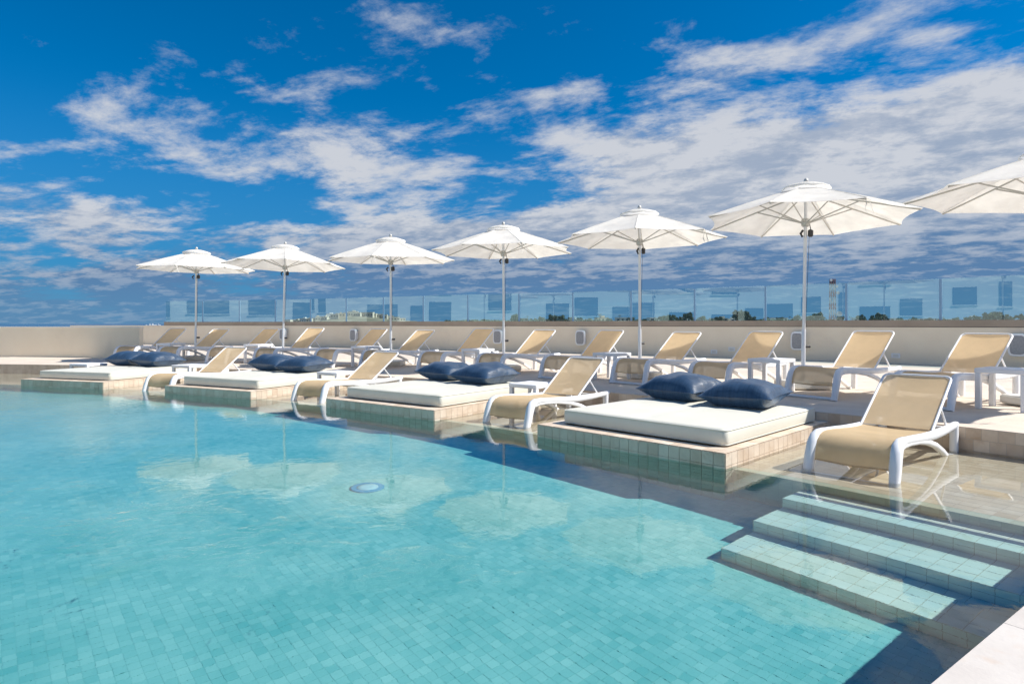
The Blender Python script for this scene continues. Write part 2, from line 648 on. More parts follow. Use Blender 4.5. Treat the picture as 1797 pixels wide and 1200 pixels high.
def inward(q):
    c = (Vector(q[0]) + Vector(q[1])) / 2
    d = Vector((CX - c.x, CY - c.y, 0))
    return d.normalized()


lay_tiles([list(reversed(q)) for q in cells], inward, 0.004, 0.004, M['ledge_tile'], ledge, 'riser_tile', 60)

# pool steps -------------------------------------------------------
sr = (R_LEDGE, 23.45, 23.03, 22.62)
sz = (-0.32, -0.545, -0.76)
for k in range(3):
    s = tag(ring_slab('pool_step', sr[k + 1], sr[k] - 0.001 * (k + 1), 49.35, TH_END + 0.1, Z_FLOOR - 0.02, sz[k], M['stone_grout'], None, 0.3), kind='structure')
    lay_tiles(ring_cells(sr[k + 1] + 0.001, sr[k] - 0.002, 49.36, TH_END - 0.01, 0.108, sz[k]), UPN, 0.004, 0.004,
              M['step_tile'], s, 'tile', 150, 0.003)
    cc = []
    for a in range(2):
        h = (sz[k] - (sz[k + 1] if k < 2 else Z_FLOOR)) / 2
        for j in range(16):
            u, v = 49.36 + 4.18 * j / 16, 49.36 + 4.18 * (j + 1) / 16
            z1, z0 = sz[k] - a * h - 0.002, sz[k] - (a + 1) * h + 0.002
            cc.append([pol(sr[k + 1], u, z0), pol(sr[k + 1], u, z1), pol(sr[k + 1], v, z1), pol(sr[k + 1], v, z0)])
    lay_tiles(cc, inward, 0.004, 0.004, M['step_tile'], s, 'riser_tile', 32)

# terrace deck -----------------------------------------------------
deck = tag(ring_slab('terrace_deck', R_DECK, 46, TH_L, 66, -1.0, Z_DECK, M['deck_joint']), kind='structure')
lay_tiles(ring_cells(R_DECK + 0.002, 37.0, 2, 56, 0.62, Z_DECK), UPN, 0.004, 0.003, M['deck'], deck, 'paver', 220, 0.004)
cells = []
for k in range(3):
    z0, z1 = Z_LEDGE + 0.004 + k * 0.108, Z_LEDGE + 0.004 + (k + 1) * 0.108 - 0.001
    n = round(R(51) * R_DECK / 0.125)
    for j in range(n):
        u, v = 2 + 51.5 * (j + 0.5 * (k % 2)) / n, 2 + 51.5 * (j + 1 + 0.5 * (k % 2)) / n
        cells.append([pol(R_DECK, u, z0), pol(R_DECK, u, z1), pol(R_DECK, v, z1), pol(R_DECK, v, z0)])
lay_tiles(cells, inward, 0.004, 0.004, M['stone_tile'], deck, 'riser_tile', 220)

# near coping the photographer stands on ---------------------------
cop = tag(ring_slab('pool_coping', 8.0, R_DECK - 0.02, TH_END, 80, -1.05, Z_COPE - 0.004, M['deck_joint'], None, 0.8), kind='structure')
lay_tiles(ring_cells(17.0, 24.0, TH_END + 0.004, 60, 0.95, Z_COPE - 0.004), UPN, 0.006, 0.0025, M['coping'], cop, 'coping_slab', 40, 0.006)

# water ------------------------------------------------------------
def sheet(name, r0, r1, mat):
    b = MB()
    rs = [r0 + (r1 - r0) * i / 4 for i in range(5)]
    n = 40
    vs_, fs = [], []
    for i in range(n + 1):
        t = TH_L + (TH_END - TH_L) * i / n
        vs_ += [pol(r, t, 0.0) for r in rs]
    for i in range(n):
        for j in range(4):
            a = i * 5 + j
            fs.append((a, a + 5, a + 6, a + 1))
    b.add(vs_, fs, True)
    o = b.build(name, mat)
    o.cycles.is_caustics_caster = True
    return tag(o, kind='structure')


sheet('pool_water', 4.0, R_LEDGE, M['water'])
sheet('shallow_water', R_LEDGE, R_DECK + 0.01, M['shallow'])

# walls ------------------------------------------------------------
def wall_strip(name, pts, th, z0, z1, mat, parent=None, outward=1):
    b = MB()
    rings = []
    for i, p in enumerate(pts):
        p = Vector(p)
        a, c = Vector(pts[max(i - 1, 0)]), Vector(pts[min(i + 1, len(pts) - 1)])
        d = (c - a).normalized()
        nn = Vector((-d.y, d.x, 0)) * th * outward
        rings.append([Vector((p.x, p.y, z0)), Vector((p.x + nn.x, p.y + nn.y, z0)), Vector((p.x + nn.x, p.y + nn.y, z1)), Vector((p.x, p.y, z1))])
    b.loft(rings, True, True, False)
    o = b.build(name, mat, parent)
    return o


WALL_T = Z_DECK + 0.90
pts = []
ctrl = [(56, 36.3), (50, 36.3), (40, 36.3), (30, 36.3), (22, 36.35), (17.9, 36.9), (13, 37.8), (8.5, 38.7), (4, 39.5), (-0.9, 40.25)]
for i in range(len(ctrl) - 1):
    for k in range(4):
        f = k / 4
        t = ctrl[i][0] + (ctrl[i + 1][0] - ctrl[i][0]) * f
        r = ctrl[i][1] + (ctrl[i + 1][1] - ctrl[i][1]) * f
        pts.append(pol(r, t))
pts.append(pol(*[ctrl[-1][1], ctrl[-1][0]]))
back_wall = wall_strip('terrace_wall', pts + [Vector((-18.0, 30.0, 0)), Vector((-21.5, 30.5, 0))], 0.28, Z_DECK - 0.05, WALL_T - 0.002, M['plaster'], None, -1)
tag(back_wall, 'long curved beige plaster wall behind the loungers, topped by glass', 'wall')
wall_strip('wall_cap', pts, 0.22, WALL_T + 0.012, WALL_T + 0.17, M['brown_cap'], back_wall, -1)
wall_strip('shadow_gap', [Vector(p) - (Vector((CX, CY, 0)) - p).normalized() * 0.03 for p in pts], 0.16, WALL_T - 0.001, WALL_T + 0.012, M['dark'], back_wall, -1)

lp = [pol(28.75 + 0.055 * (10.7 - a), a) for a in [10.7 - 0.55 * k for k in range(26)]]
left_wall = wall_strip('low_wall', lp, 0.13, Z_DECK - 0.05, WALL_T - 0.03, M['plaster'], None, -1)
tag(left_wall, 'pale curved low wall with white top at the far left by the sea', 'wall')
wall_strip('wall_cap', [Vector(p) + (Vector((CX, CY, 0)) - p).normalized() * 0.012 for p in lp], 0.155, WALL_T - 0.03, WALL_T + 0.0, M['white_wall_cap'], left_wall, -1)

# glass balustrade: panes and posts ---------------------------------
bal = empty('glass_balustrade', pol(36.4, 30, WALL_T + 0.17))
tag(bal, 'tinted teal glass balustrade standing on the brown cap of the curved wall', 'balustrade')
bal_inv = Matrix.Translation(-bal.location)
dist = [0.0]
cap_pts = [p + (p - Vector((CX, CY, 0))).normalized() * 0.10 for p in pts]
for i in range(1, len(cap_pts)):
    dist.append(dist[-1] + (cap_pts[i] - cap_pts[i - 1]).length)


def along(s):
    for i in range(1, len(dist)):
        if s <= dist[i]:
            f = (s - dist[i - 1]) / (dist[i] - dist[i - 1])
            return cap_pts[i - 1].lerp(cap_pts[i], f)
    return cap_pts[-1]


PANEL = 2.05
s0 = dist[-1] - 0.02 - PANEL * int((dist[-1] - 0.04) / PANEL)
zb, zt = WALL_T + 0.172, Z_DECK + 2.05
prnd = random.Random(5)
while s0 + PANEL < dist[-1] + 0.001:
    a, c = along(s0), along(s0 + PANEL)
    d = (c - a).normalized()
    nn = Vector((-d.y, d.x, 0))
    a2, c2 = a + d * 0.03, c - d * 0.03
    b = MB()
    L0 = bal.location
    q = [a2, c2]
    vv = []
    yaw, lean = prnd.uniform(-0.012, 0.012), prnd.uniform(-0.010, 0.010)     # panes never stand quite alike
    for p, e in ((a2, -yaw), (c2, yaw)):
        for z, l in ((zb, 0.0), (zt, lean)):
            vv.append((p.x - L0.x + nn.x * (e + l), p.y - L0.y + nn.y * (e + l), z - L0.z))
    b.add(vv, [(0, 1, 3, 2)])
    b.build('pane', M['glass'], bal)
    b = MB()
    rz = math.atan2(d.y, d.x)
    b.box((a.x - L0.x, a.y - L0.y, (zb + zt) / 2 - L0.z - 0.01), (0.055, 0.03, zt - zb - 0.02), rz)
    b.build('post', M['post'], bal)
    s0 += PANEL

# ------------------------------------------------------------------ daybeds
names = ['leftmost', 'second from the left', 'third from the left', 'nearest, rightmost']


def make_platform(deg, label):
    root = empty('daybed_platform', pol(0, 0))
    p0 = pol(23.62, deg)
    root.location = (p0.x, p0.y, 0)
    root.rotation_euler = (0, 0, -R(deg))
    tag(root, label, 'platform', 'tiled daybed platforms along the pool')
    # local x = along the pool edge, y = towards the deck
    Wd, Ln = 2.12, 2.43
    b = MB()
    b.box((0, Ln / 2 + 0.004, (Z_PLAT - 0.03 + Z_FLOOR - 0.04) / 2), (Wd - 0.012, Ln - 0.012, Z_PLAT - 0.03 - (Z_FLOOR - 0.04)))
    b.build('core', M['stone_grout'], root, True)
    # slab edge on top
    T = 0.106
    mw = root.matrix_world if False else Matrix.Translation(root.location) @ Matrix.Rotation(-R(deg), 4, 'Z')
    inv = mw.inverted()

    def lay(cells, nr, n_ind, mat, nm):
        rest = MB()
        sc = []
        for i, q in enumerate(cells):
            c = mw @ (sum((Vector(p) for p in q), Vector()) / 4)
            vis = c.z > -0.16
            sc.append(((1 if vis else 0), 1.0 / c.length, i))
        sc.sort(reverse=True)
        ind = {i for v, s, i in sc[:n_ind] if v}
        for i, q in enumerate(cells):
            tone = min(1, max(0, random.gauss(0.5, 0.28)))
            bb = MB() if i in ind else rest
            tile_prism(bb, [Vector(p) + Vector(nr) * (0.004 + random.random() * 0.0012) for p in q], nr, 0.005, 0.004, tone)
            if i in ind:
                bb.build(nm, mat, root, True)
        if rest.f:
            o = rest.build(nm + '_field', mat, root, True)
            o['kind'] = 'stuff'

    nx, ny = round(Wd / T), round(Ln / T)
    top = []
    for i in range(nx):
        for j in range(ny):
            x0, x1 = -Wd / 2 + Wd * i / nx, -Wd / 2 + Wd * (i + 1) / nx
            y0, y1 = Ln * j / ny, Ln * (j + 1) / ny
            if 0.26 < (y0 + y1) / 2 < 2.2 and abs((x0 + x1) / 2) < 0.9:
                continue
            top.append([(x0, y0, Z_PLAT - 0.005), (x1, y0, Z_PLAT - 0.005), (x1, y1, Z_PLAT - 0.005), (x0, y1, Z_PLAT - 0.005)])
    lay(top, (0, 0, 1), 90, M['stone_tile'], 'tile')
    fr, sd, sl = [], [], []
    zs = [Z_PLAT - 0.006 - k * 0.105 for k in range(12)]
    for k in range(11):
        z1, z0 = zs[k], max(zs[k + 1], Z_FLOOR)
        o = 0.5 * (k % 2)
        for i in range(nx):
            x0, x1 = -Wd / 2 + Wd * i / nx, -Wd / 2 + Wd * (i + 1) / nx
            fr.append([(x0, 0, z0), (x1, 0, z0), (x1, 0, z1), (x0, 0, z1)])
        for j in range(ny):
            y0, y1 = Ln * j / ny, Ln * (j + 1) / ny
            if k < 4:
                sd.append([(Wd / 2, y0, z0), (Wd / 2, y1, z0), (Wd / 2, y1, z1), (Wd / 2, y0, z1)])
                sl.append([(-Wd / 2, y1, z0), (-Wd / 2, y0, z0), (-Wd / 2, y0, z1), (-Wd / 2, y1, z1)])
    lay(fr, (0, -1, 0), 84, M['stone_tile'], 'front_tile')
    lay(sd, (1, 0, 0), 60, M['stone_tile'], 'side_tile')
    lay(sl, (-1, 0, 0), 0, M['stone_tile'], 'side_tile')
    return root


def make_mattress(deg, label):
    p0 = pol(23.62, deg)
    root = empty('daybed_mattress', (p0.x, p0.y, Z_PLAT + 0.006), -R(deg))
    tag(root, label, 'mattress', 'cream mattresses on the daybed platforms')
    b = MB()
    Wd, Ln, H = 1.86, 2.09, 0.148
    rings = []
    nseg = 7
    for z, o in ((0.0, 0.022), (0.012, 0.006), (0.03, 0.0), (H - 0.03, 0.0), (H - 0.010, 0.008), (H, 0.028)):
        ring = []
        x, y, rr = Wd / 2 - o, Ln / 2 - o, 0.05
        for cx, cy, a0 in ((x - rr, -y + rr, -90), (x - rr, y - rr, 0), (-x + rr, y - rr, 90), (-x + rr, -y + rr, 180)):
            for k in range(nseg):
                a = R(a0 + 90 * k / (nseg - 1))
                ring.append((0.03 + cx + rr * math.cos(a), 0.22 + Ln / 2 + cy + rr * math.sin(a), z))
        rings.append(ring)
    b.loft(rings, True, True, True)
    # gently crowned top
    n = 22
    vs_, fs = [], []
    for i in range(n + 1):
        for j in range(n + 1):
            u, v = i / n * 2 - 1, j / n * 2 - 1
            z = H + 0.016 * (1 - u ** 4) * (1 - v ** 4) - 0.012 * math.exp(-(u / 0.05) ** 2) + random.uniform(-0.0035, 0.0035) * (1 - u ** 4) * (1 - v ** 4)
            vs_.append((0.03 + u * (Wd / 2 - 0.046), 0.22 + Ln / 2 + v * (Ln / 2 - 0.046), z + 0.0006))
    for i in range(n):
        for j in range(n):
            a = i * (n + 1) + j
            fs.append((a, a + n + 1, a + n + 2, a + 1))
    b.add(vs_, fs, True)
    b.build('cushion', M['vinyl'], root)
    for z, o in ((0.012, 0.004), (H - 0.012, 0.003)):
        e = MB()
        ring = []
        x, y, rr = Wd / 2 - o, Ln / 2 - o, 0.05
        for cx, cy, a0 in ((x - rr, -y + rr, -90), (x - rr, y - rr, 0), (-x + rr, y - rr, 90), (-x + rr, -y + rr, 180)):
            for k in range(5):
                a = R(a0 + 90 * k / 4)
                ring.append((0.03 + cx + rr * math.cos(a), 0.22 + Ln / 2 + cy + rr * math.sin(a), z))
        e.tube(ring + [ring[0]], 0.0055, n=6)
        e.build('piping', M['vinyl_edge'] if z < 0.05 else M['vinyl'], root)
    return root


def make_pillow(name, seed):
    rnd = random.Random(seed)
    root = empty(name)
    b = MB()
    n, half, th = 22, 0.40 + rnd.uniform(-0.012, 0.012), 0.172 + rnd.uniform(-0.016, 0.010)
    lean_u, lean_v = rnd.uniform(-0.16, 0.16), rnd.uniform(-0.16, 0.16)
    ph = [rnd.uniform(0, 6.28) for _ in range(6)]
    for sgn in (1, -1):
        vs_, fs = [], []
        for i in range(n + 1):
            for j in range(n + 1):
                u, v = i / n * 2 - 1, j / n * 2 - 1
                pin = 1 - 0.10 * (1 - abs(u) ** 2) * abs(v) ** 3
                pin2 = 1 - 0.10 * (1 - abs(v) ** 2) * abs(u) ** 3
                x, y = u * half * pin2, v * half * pin
                prof = max(0, (1 - abs(u) ** 2.6)) ** 0.62 * max(0, (1 - abs(v) ** 2.6)) ** 0.62
                wr = 0.012 * math.sin(7 * u + ph[0] + 2 * v) * math.sin(5 * v + ph[1]) + 0.007 * math.sin(13 * u * v + ph[2])
                z = sgn * (th * prof * (1 + lean_u * u + lean_v * v) + 0.9 * wr * prof * (1 if sgn > 0 else 0.3))
                if sgn < 0:
                    z = max(z, -0.125)
                vs_.append((x, y, z + 0.128))
        for i in range(n):
            for j in range(n):
                a = i * (n + 1) + j
                fs.append((a, a + n + 1, a + n + 2, a + 1) if sgn > 0 else (a, a + 1, a + n + 2, a + n + 1))
        b.add(vs_, fs, True)
    b.build('cover', M['navy'], root)
    e = MB()
    edge = []
    for k in range(4):
        for i in range(n):
            u = i / n * 2 - 1
            u, v = ((u, -1), (1, u), (-u, 1), (-1, -u))[k]
            pin = 1 - 0.10 * (1 - abs(u) ** 2) * abs(v) ** 3
            pin2 = 1 - 0.10 * (1 - abs(v) ** 2) * abs(u) ** 3
            edge.append((u * half * pin2, v * half * pin, 0.128))
    e.tube(edge + [edge[0]], 0.005, n=6)
    e.build('seam', M['navy'], root)
    return root


bedname = ['leftmost daybed', 'daybed second from the left', 'daybed third from the left', 'nearest daybed at the right']
for i, deg in enumerate(BED_T):
    make_platform(deg, 'tile-clad stone platform rising from the water under the ' + bedname[i])
    make_mattress(deg, 'cream vinyl mattress lying on the platform of the ' + bedname[i])
    for k in (0, 1):
        pw = make_pillow('throw_pillow', i * 2 + k)
        xo = (-0.42, 0.40)[k]
        yo = 1.86 + (0.05, -0.06)[k]
        c = pol(23.62, deg) + Matrix.Rotation(-R(deg), 3, 'Z') @ Vector((xo, yo, 0))
        pw.location = (c.x, c.y, Z_PLAT + 0.006 + 0.164)
        pw.rotation_euler = (R(random.uniform(-2, 2)), R(random.uniform(-2, 2)), -R(deg + random.uniform(-7, 7)))
        tag(pw, 'plump navy satin pillow, the %s of two on the %s' % (('left one', 'right one')[k], bedname[i]), 'pillow', 'navy pillows on the daybeds')

# ------------------------------------------------------------------ loungers
def make_lounger(back_deg):
    root = empty('sun_lounger')
    wp = M['white_plastic']
    for s in (-1, 1):
        b = MB()
        x = 0.305 * s
        path = [(x * 1.05, -0.02, 0.0), (x * 1.05, 0.0, 0.06), (x * 1.04, 0.045, 0.20), (x * 1.02, 0.085, 0.30), (x * 1.01, 0.125, 0.352),
                (x, 0.19, 0.378), (x, 0.30, 0.383)]
        b.tube(path, [0.036, 0.036, 0.040, 0.042, 0.040, 0.036, 0.032], [0.040, 0.042, 0.050, 0.052, 0.046, 0.036, 0.030], 10, sq=0.7)
        b.build('front_leg', wp, root)
        b = MB()
        path = [(x, 0.27, 0.382), (x, 0.5, 0.368), (x, 0.8, 0.345), (x, 1.1, 0.330), (x, 1.4, 0.328), (x, 1.7, 0.335), (x, 1.86, 0.342)]
        b.tube(path, 0.030, [0.030, 0.032, 0.036, 0.040, 0.038, 0.032, 0.028], 10, sq=0.7)
        b.build('rail', wp, root)
        b = MB()
        path = [(x, 0.16, 0.325), (x, 0.26, 0.345), (x, 0.42, 0.345), (x, 0.65, 0.330), (x, 0.9, 0.295), (x, 1.15, 0.235), (x, 1.38, 0.150), (x, 1.58, 0.055), (x, 1.68, 0.0)]
        b.tube(path, 0.026, [0.014, 0.020, 0.022, 0.024, 0.026, 0.027, 0.027, 0.026, 0.022], 10, sq=0.7)
        b.build('arched_brace', wp, root)
        b = MB()
        b.tube([(x, 1.80, 0.345), (x, 1.80, 0.2), (x, 1.795, 0.0)], 0.036, 0.042, 10, up=(0, 1, 0), sq=0.7)
        b.build('rear_leg', wp, root)
    b = MB()
    b.tube([(-0.31, -0.015, 0.022), (0.31, -0.015, 0.022)], 0.018, 0.020, 8)
    b.build('foot_bar', wp, root)
    b = MB()
    b.tube([(-0.30, 1.80, 0.30), (0.30, 1.80, 0.30)], 0.018, 0.022, 8)
    b.build('rear_bar', wp, root)

    def cloth(name, line, hw, sag):
        b = MB()
        n = 8
        top, fs = [], []
        m = len(line)
        for (y, z) in line:
            for k in range(n + 1):
                u = k / n * 2 - 1
                top.append((u * hw, y, z - sag * (1 - u * u)))
        for i in range(m - 1):
            for k in range(n):
                a = i * (n + 1) + k
                fs.append((a, a + 1, a + n + 2, a + n + 1))
        b.add(top, fs, True)
        return b.build(name, M['sling'], root)

    line = [(1.17, 0.352), (1.0, 0.352), (0.8, 0.362), (0.6, 0.378), (0.4, 0.394), (0.28, 0.400), (0.19, 0.396), (0.12, 0.374),
            (0.075, 0.335), (0.05, 0.285), (0.036, 0.235), (0.03, 0.19)]
    seat = cloth('seat_sling', line, 0.272, 0.012)
    hem = MB()
    hem.tube([(-0.272, 0.03, 0.187), (0, 0.03, 0.175), (0.272, 0.03, 0.187)], 0.006, n=6)
    hem.build('hem', M['sling'], seat)
    # backrest
    a = R(back_deg)
    ca, sa = math.cos(a), math.sin(a)
    L = 0.80
    hy, hz = 1.14, 0.358

    def bp(x, l, o=0.0):
        return (x, hy + l * ca - o * sa, hz + l * sa + o * ca)
    fr = MB()
    rr = 0.06
    pth = [bp(-0.288, 0.0), bp(-0.288, L * 0.5), bp(-0.288, L - rr)]
    for k in range(1, 6):
        q = R(90 * k / 5)
        pth.append(bp(-0.288 + rr * (1 - math.cos(q)), L - rr + rr * math.sin(q)))
    for k in range(0, 5):
        q = R(90 * k / 5)
        pth.append(bp(0.288 - rr + rr * math.sin(q), L - rr + rr * math.cos(q)))
    pth += [bp(0.288, L - rr), bp(0.288, L * 0.5), bp(0.288, 0.0)]
    fr.tube(pth, 0.012, 0.014, 8, up=(0, -sa, ca))
    fr.build('backrest_frame', wp, root)
    ln = [(hy + (L - 0.012) * f * ca, hz + (L - 0.012) * f * sa) for f in (0.015, 0.1, 0.3, 0.5, 0.7, 0.88, 0.965, 1.0)]
    b = MB()
    n = 8
    top, fs = [], []
    for i, (y, z) in enumerate(ln):
        w = 0.274 if i < 6 else (0.262 if i == 6 else 0.235)
        for k in range(n + 1):
            u = k / n * 2 - 1
            dd = 0.014 * (1 - u * u) * math.sin(math.pi * i / (len(ln) - 1))
            top.append((u * w, y + dd * sa, z - dd * ca))
    for i in range(len(ln) - 1):
        for k in range(n):
            q = i * (n + 1) + k
            fs.append((q, q + 1, q + n + 2, q + n + 1))
    b.add(top, fs, True)
    b.build('backrest_sling', M['sling'], root)
    for s in (-1, 1):
        b = MB()
        st = bp(0.285 * s, 0.33)
        b.tube([st, (0.285 * s, 1.62, 0.345)], 0.0095, 0.012, 6)
        b.build('support_strut', wp, root)
    return root


def ordinal(n):
    ones = ['', 'first', 'second', 'third', 'fourth', 'fifth', 'sixth', 'seventh', 'eighth', 'ninth', 'tenth', 'eleventh', 'twelfth', 'thirteenth',
            'fourteenth', 'fifteenth', 'sixteenth', 'seventeenth', 'eighteenth', 'nineteenth']
    if n < 20:
        return ones[n]
    tens = {2: 'twenty', 3: 'thirty', 4: 'forty'}[n // 10]
    return tens[:-1] + 'ieth' if n % 10 == 0 else tens + '-' + ones[n % 10]


ORD = ['first', 'second', 'third', 'fourth', 'fifth', 'sixth', 'seventh', 'eighth', 'ninth', 'tenth', 'eleventh', 'twelfth', 'thirteenth', 'fourteenth']
protos_l = {'b0': make_lounger(37.5), 'b1': make_lounger(35.5), 'b2': make_lounger(39.5), 'f0': make_lounger(33), 'f1': make_lounger(35)}
used = {k: False for k in protos_l}


def put_lounger(kind, p, phi, z, label, group):
    pr = protos_l[kind]
    o = pr if not used[kind] else copy_tree(pr)
    used[kind] = True
    o.location = (p[0], p[1], z)
    o.rotation_euler = (0, 0, -R(phi))
    tag(o, label, 'sun lounger', group)
    return o


backs = [313, 388, 474, 556, 662, 746, 850, 955, 1074, 1206, 1347, 1532, 1727]
for i, px in enumerate(backs):
    r0 = 27.3
    phi_off = 5.0 + 3.0 * i / 12
    best = None
    t = 5.0
    while t < 56:
        f = pol(r0, t)
        ph = R(t + phi_off)
        q = f + Vector((math.sin(ph), math.cos(ph), 0)) * 1.74
        e = abs(898.5 + FPX * q.x / q.y - px)
        if best is None or e < best[0]:
            best = (e, t, f)
        t += 0.02
    j = random.uniform(-1.2, 1.2)
    put_lounger('b%d' % (0, 1, 0, 2, 0, 1, 2, 0, 0, 1, 0, 2, 0)[i], best[2], best[1] + phi_off + j, Z_DECK + 0.004,
                'white framed tan sling lounger on the deck, %s from the left in the back row' % ORD[i], 'back row of loungers')
fl = [((2.67, 4.97), 47.5), ((-0.08, 7.50), 39.5), ((-3.18, 9.72), 31.0), ((-6.30, 11.12), 22.5)]
fn = ['in the shallow water right of the nearest daybed', 'between the nearest daybed and the third one',
      'between the second and third daybeds from the left', 'between the two leftmost daybeds']
for q_, ((p, ph), nm) in enumerate(zip(fl, fn)):
    put_lounger(('f0', 'f1', 'f0', 'f1')[q_], p, ph, Z_LEDGE + 0.006, 'white framed tan sling lounger standing ' + nm, 'front loungers standing in the shallow water')
for o in list(S.objects):
    if o.name.startswith('sun_lounger'):
        receiver(o)

# ------------------------------------------------------------------ side tables
def make_table(h):
    root = empty('side_table')
    b = MB()
    b.bbox((0, 0, h - 0.0275), (0.49, 0.49, 0.055), 0.007)
    b.build('table_top', M['white_plastic'], root)
    for sx in (-1, 1):
        for sy in (-1, 1):
            b = MB()
            b.bbox((sx * 0.213, sy * 0.213, (h - 0.056) / 2), (0.058, 0.058, h - 0.056), 0.006)
            b.build('leg', M['white_plastic'], root)
    return root


tp = make_table(0.47)
first = True


def put_table(p, rz, z, label, group):
    global first
    o = tp if first else copy_tree(tp)
    first = False
    o.location = (p[0], p[1], z)
    o.rotation_euler = (0, 0, rz)
    tag(o, label, 'side table', group)
    receiver(o)


UMB_PX = [343, 496, 686, 884, 1123, 1409, 1834]
UR = 28.55
UMB_T = [ring_at(p, UR) for p in UMB_PX]
for i, t in enumerate(UMB_T):
    c = pol(UR - 0.62, t - 0.45)
    put_table(c, -R(t + 4), Z_DECK + 0.004, 'white plastic side table at the pole of the %s parasol from the left' % ORD[i], 'side tables under the parasols')
for (r, t), nm in zip([(25.28, 39.55), (25.1, 30.5), (25.2, 21.5), (25.1, 15.35)],
                      ['left of the second front lounger from the right', 'left of the third front lounger from the right',
                       'left of the leftmost front lounger', 'left of the leftmost daybed, partly behind its mattress']):
    put_table(pol(r, t), -R(t), Z_LEDGE + 0.006 + (0.0 if t > 16 else -0.02), 'small white table in the shallow water ' + nm, 'side tables in the shallow water')

# ------------------------------------------------------------------ parasols
def make_parasol():
    root = empty('parasol')
    RT, ZE, ZT = 1.52, 2.50, 2.93
    # base and pole
    b = MB()
    b.bbox((0, 0, 0.055), (0.62, 0.62, 0.11), 0.02)
    b.lathe([(0.07, 0.11), (0.065, 0.13), (0.045, 0.135)], n=16)
    b.build('base', M['base_white'], root)
    b = MB()
    b.lathe([(0.031, 0.12), (0.031, 0.86), (0.028, 0.87)], n=16)
    b.build('sleeve', M['aluminium'], root)
    b = MB()
    b.lathe([(0.024, 0.85), (0.024, 2.96)], n=16)
    b.build('pole', M['aluminium'], root)
    b = MB()
    b.tube([(0.03, 0, 0.62), (0.10, 0, 0.62)], 0.022, n=10)
    b.build('crank_knob', M['dark'], root)
    # canopy
    b = MB()
    nr, sub = 9, 6

    def cpt(r_f, k, f, off=0.0):
        a = math.pi / 4 * (k + f)
        # straight chord between ribs, cut hollow at the hem
        a0, a1 = math.pi / 4 * k, math.pi / 4 * (k + 1)
        p = Vector((math.cos(a0), math.sin(a0), 0)).lerp(Vector((math.cos(a1), math.sin(a1), 0)), f)
        hollow = 1 - 0.055 * (4 * f * (1 - f)) * r_f ** 3
        r = (0.27 + (RT - 0.27) * r_f) * hollow
        z = ZT - (ZT - ZE) * (r_f ** 1.06) - 0.020 * 4 * f * (1 - f) * math.sin(math.pi * min(1, r_f * 0.9)) + off
        return (p.x * r, p.y * r, z)
    for off, flip in ((0.0, False), (-0.004, True)):
        vs_, fs = [], []
        nn = 8 * sub
        for i in range(nr + 1):
            for k in range(8):
                for j in range(sub):
                    vs_.append(cpt(i / nr, k, j / sub, off))
        for i in range(nr):
            for j in range(nn):
                q = (i * nn + j, i * nn + (j + 1) % nn, (i + 1) * nn + (j + 1) % nn, (i + 1) * nn + j)
                fs.append(tuple(reversed(q)) if not flip else q)
        b.add(vs_, fs, False)
    can = b.build('canopy', M['canopy'], root)
    for k in range(8):
        e = MB()
        e.tube([cpt(i / nr, k, 0.0, 0.003) for i in range(nr + 1)], 0.007, 0.003, 6)
        e.build('seam', M['canopy'], can)
    # wind vent above the opening
    b = MB()
    vs_, fs = [], []
    nn = 24
    prof = [(0.045, 3.055), (0.18, 3.035), (0.33, 2.985), (0.355, 2.955), (0.345, 2.945)]
    for i, (r, z) in enumerate(prof):
        for j in range(nn):
            a = 2 * math.pi * j / nn
            wv = 0.010 * math.sin(8 * a) * (i / 4)
            vs_.append((r * math.cos(a), r * math.sin(a), z + wv))
    for i in range(len(prof) - 1):
        for j in range(nn):
            fs.append((i * nn + j, (i + 1) * nn + j, (i + 1) * nn + (j + 1) % nn, i * nn + (j + 1) % nn))
    b.add(vs_, fs, True)
    b.build('vent', M['canopy'], root)
    b = MB()
    b.lathe([(0.012, 3.03), (0.030, 3.06), (0.036, 3.085), (0.028, 3.115), (0.008, 3.13)], n=14)
    b.build('finial', M['rib'], root)
    b = MB()
    b.lathe([(0.05, 2.84), (0.06, 2.86), (0.06, 2.92), (0.05, 2.94)], n=14)
    b.build('top_hub', M['rib'], root)
    b = MB()
    b.lathe([(0.045, 2.40), (0.06, 2.42), (0.06, 2.50), (0.045, 2.52)], n=14)
    b.build('runner', M['rib'], root)
    for k in range(8):
        a = math.pi / 4 * k
        c, s = math.cos(a), math.sin(a)
        e = MB()
        tip = cpt(1.0, k, 0.0, -0.016)
        e.tube([(0.05 * c, 0.05 * s, 2.89), (tip[0] * 0.985, tip[1] * 0.985, tip[2])], 0.010, 0.012, 6)
        rb = e.build('rib', M['rib'], root)
        e = MB()
        m = Vector((0.05 * c, 0.05 * s, 2.89)).lerp(Vector(tip), 0.46)
        e.tube([(0.055 * c, 0.055 * s, 2.46), (m.x, m.y, m.z - 0.012)], 0.008, 0.010, 6)
        e.build('strut', M['rib'], rb)
    b = MB()
    b.bbox((0.065, -0.03, 2.30), (0.075, 0.05, 0.11), 0.015)
    b.tube([(-0.05, -0.02, 2.34), (-0.09, -0.03, 2.29), (-0.06, -0.03, 2.24)], 0.018, n=8)
    b.tube([(0.07, -0.03, 2.35), (0.055, -0.02, 2.44)], 0.006, n=6)
    b.tube([(0.05, -0.02, 2.26), (0.045, -0.02, 2.0), (0.034, 0, 1.2), (0.036, 0, 0.9)], 0.003, n=5)
    b.build('pulley', M['dark'], root)
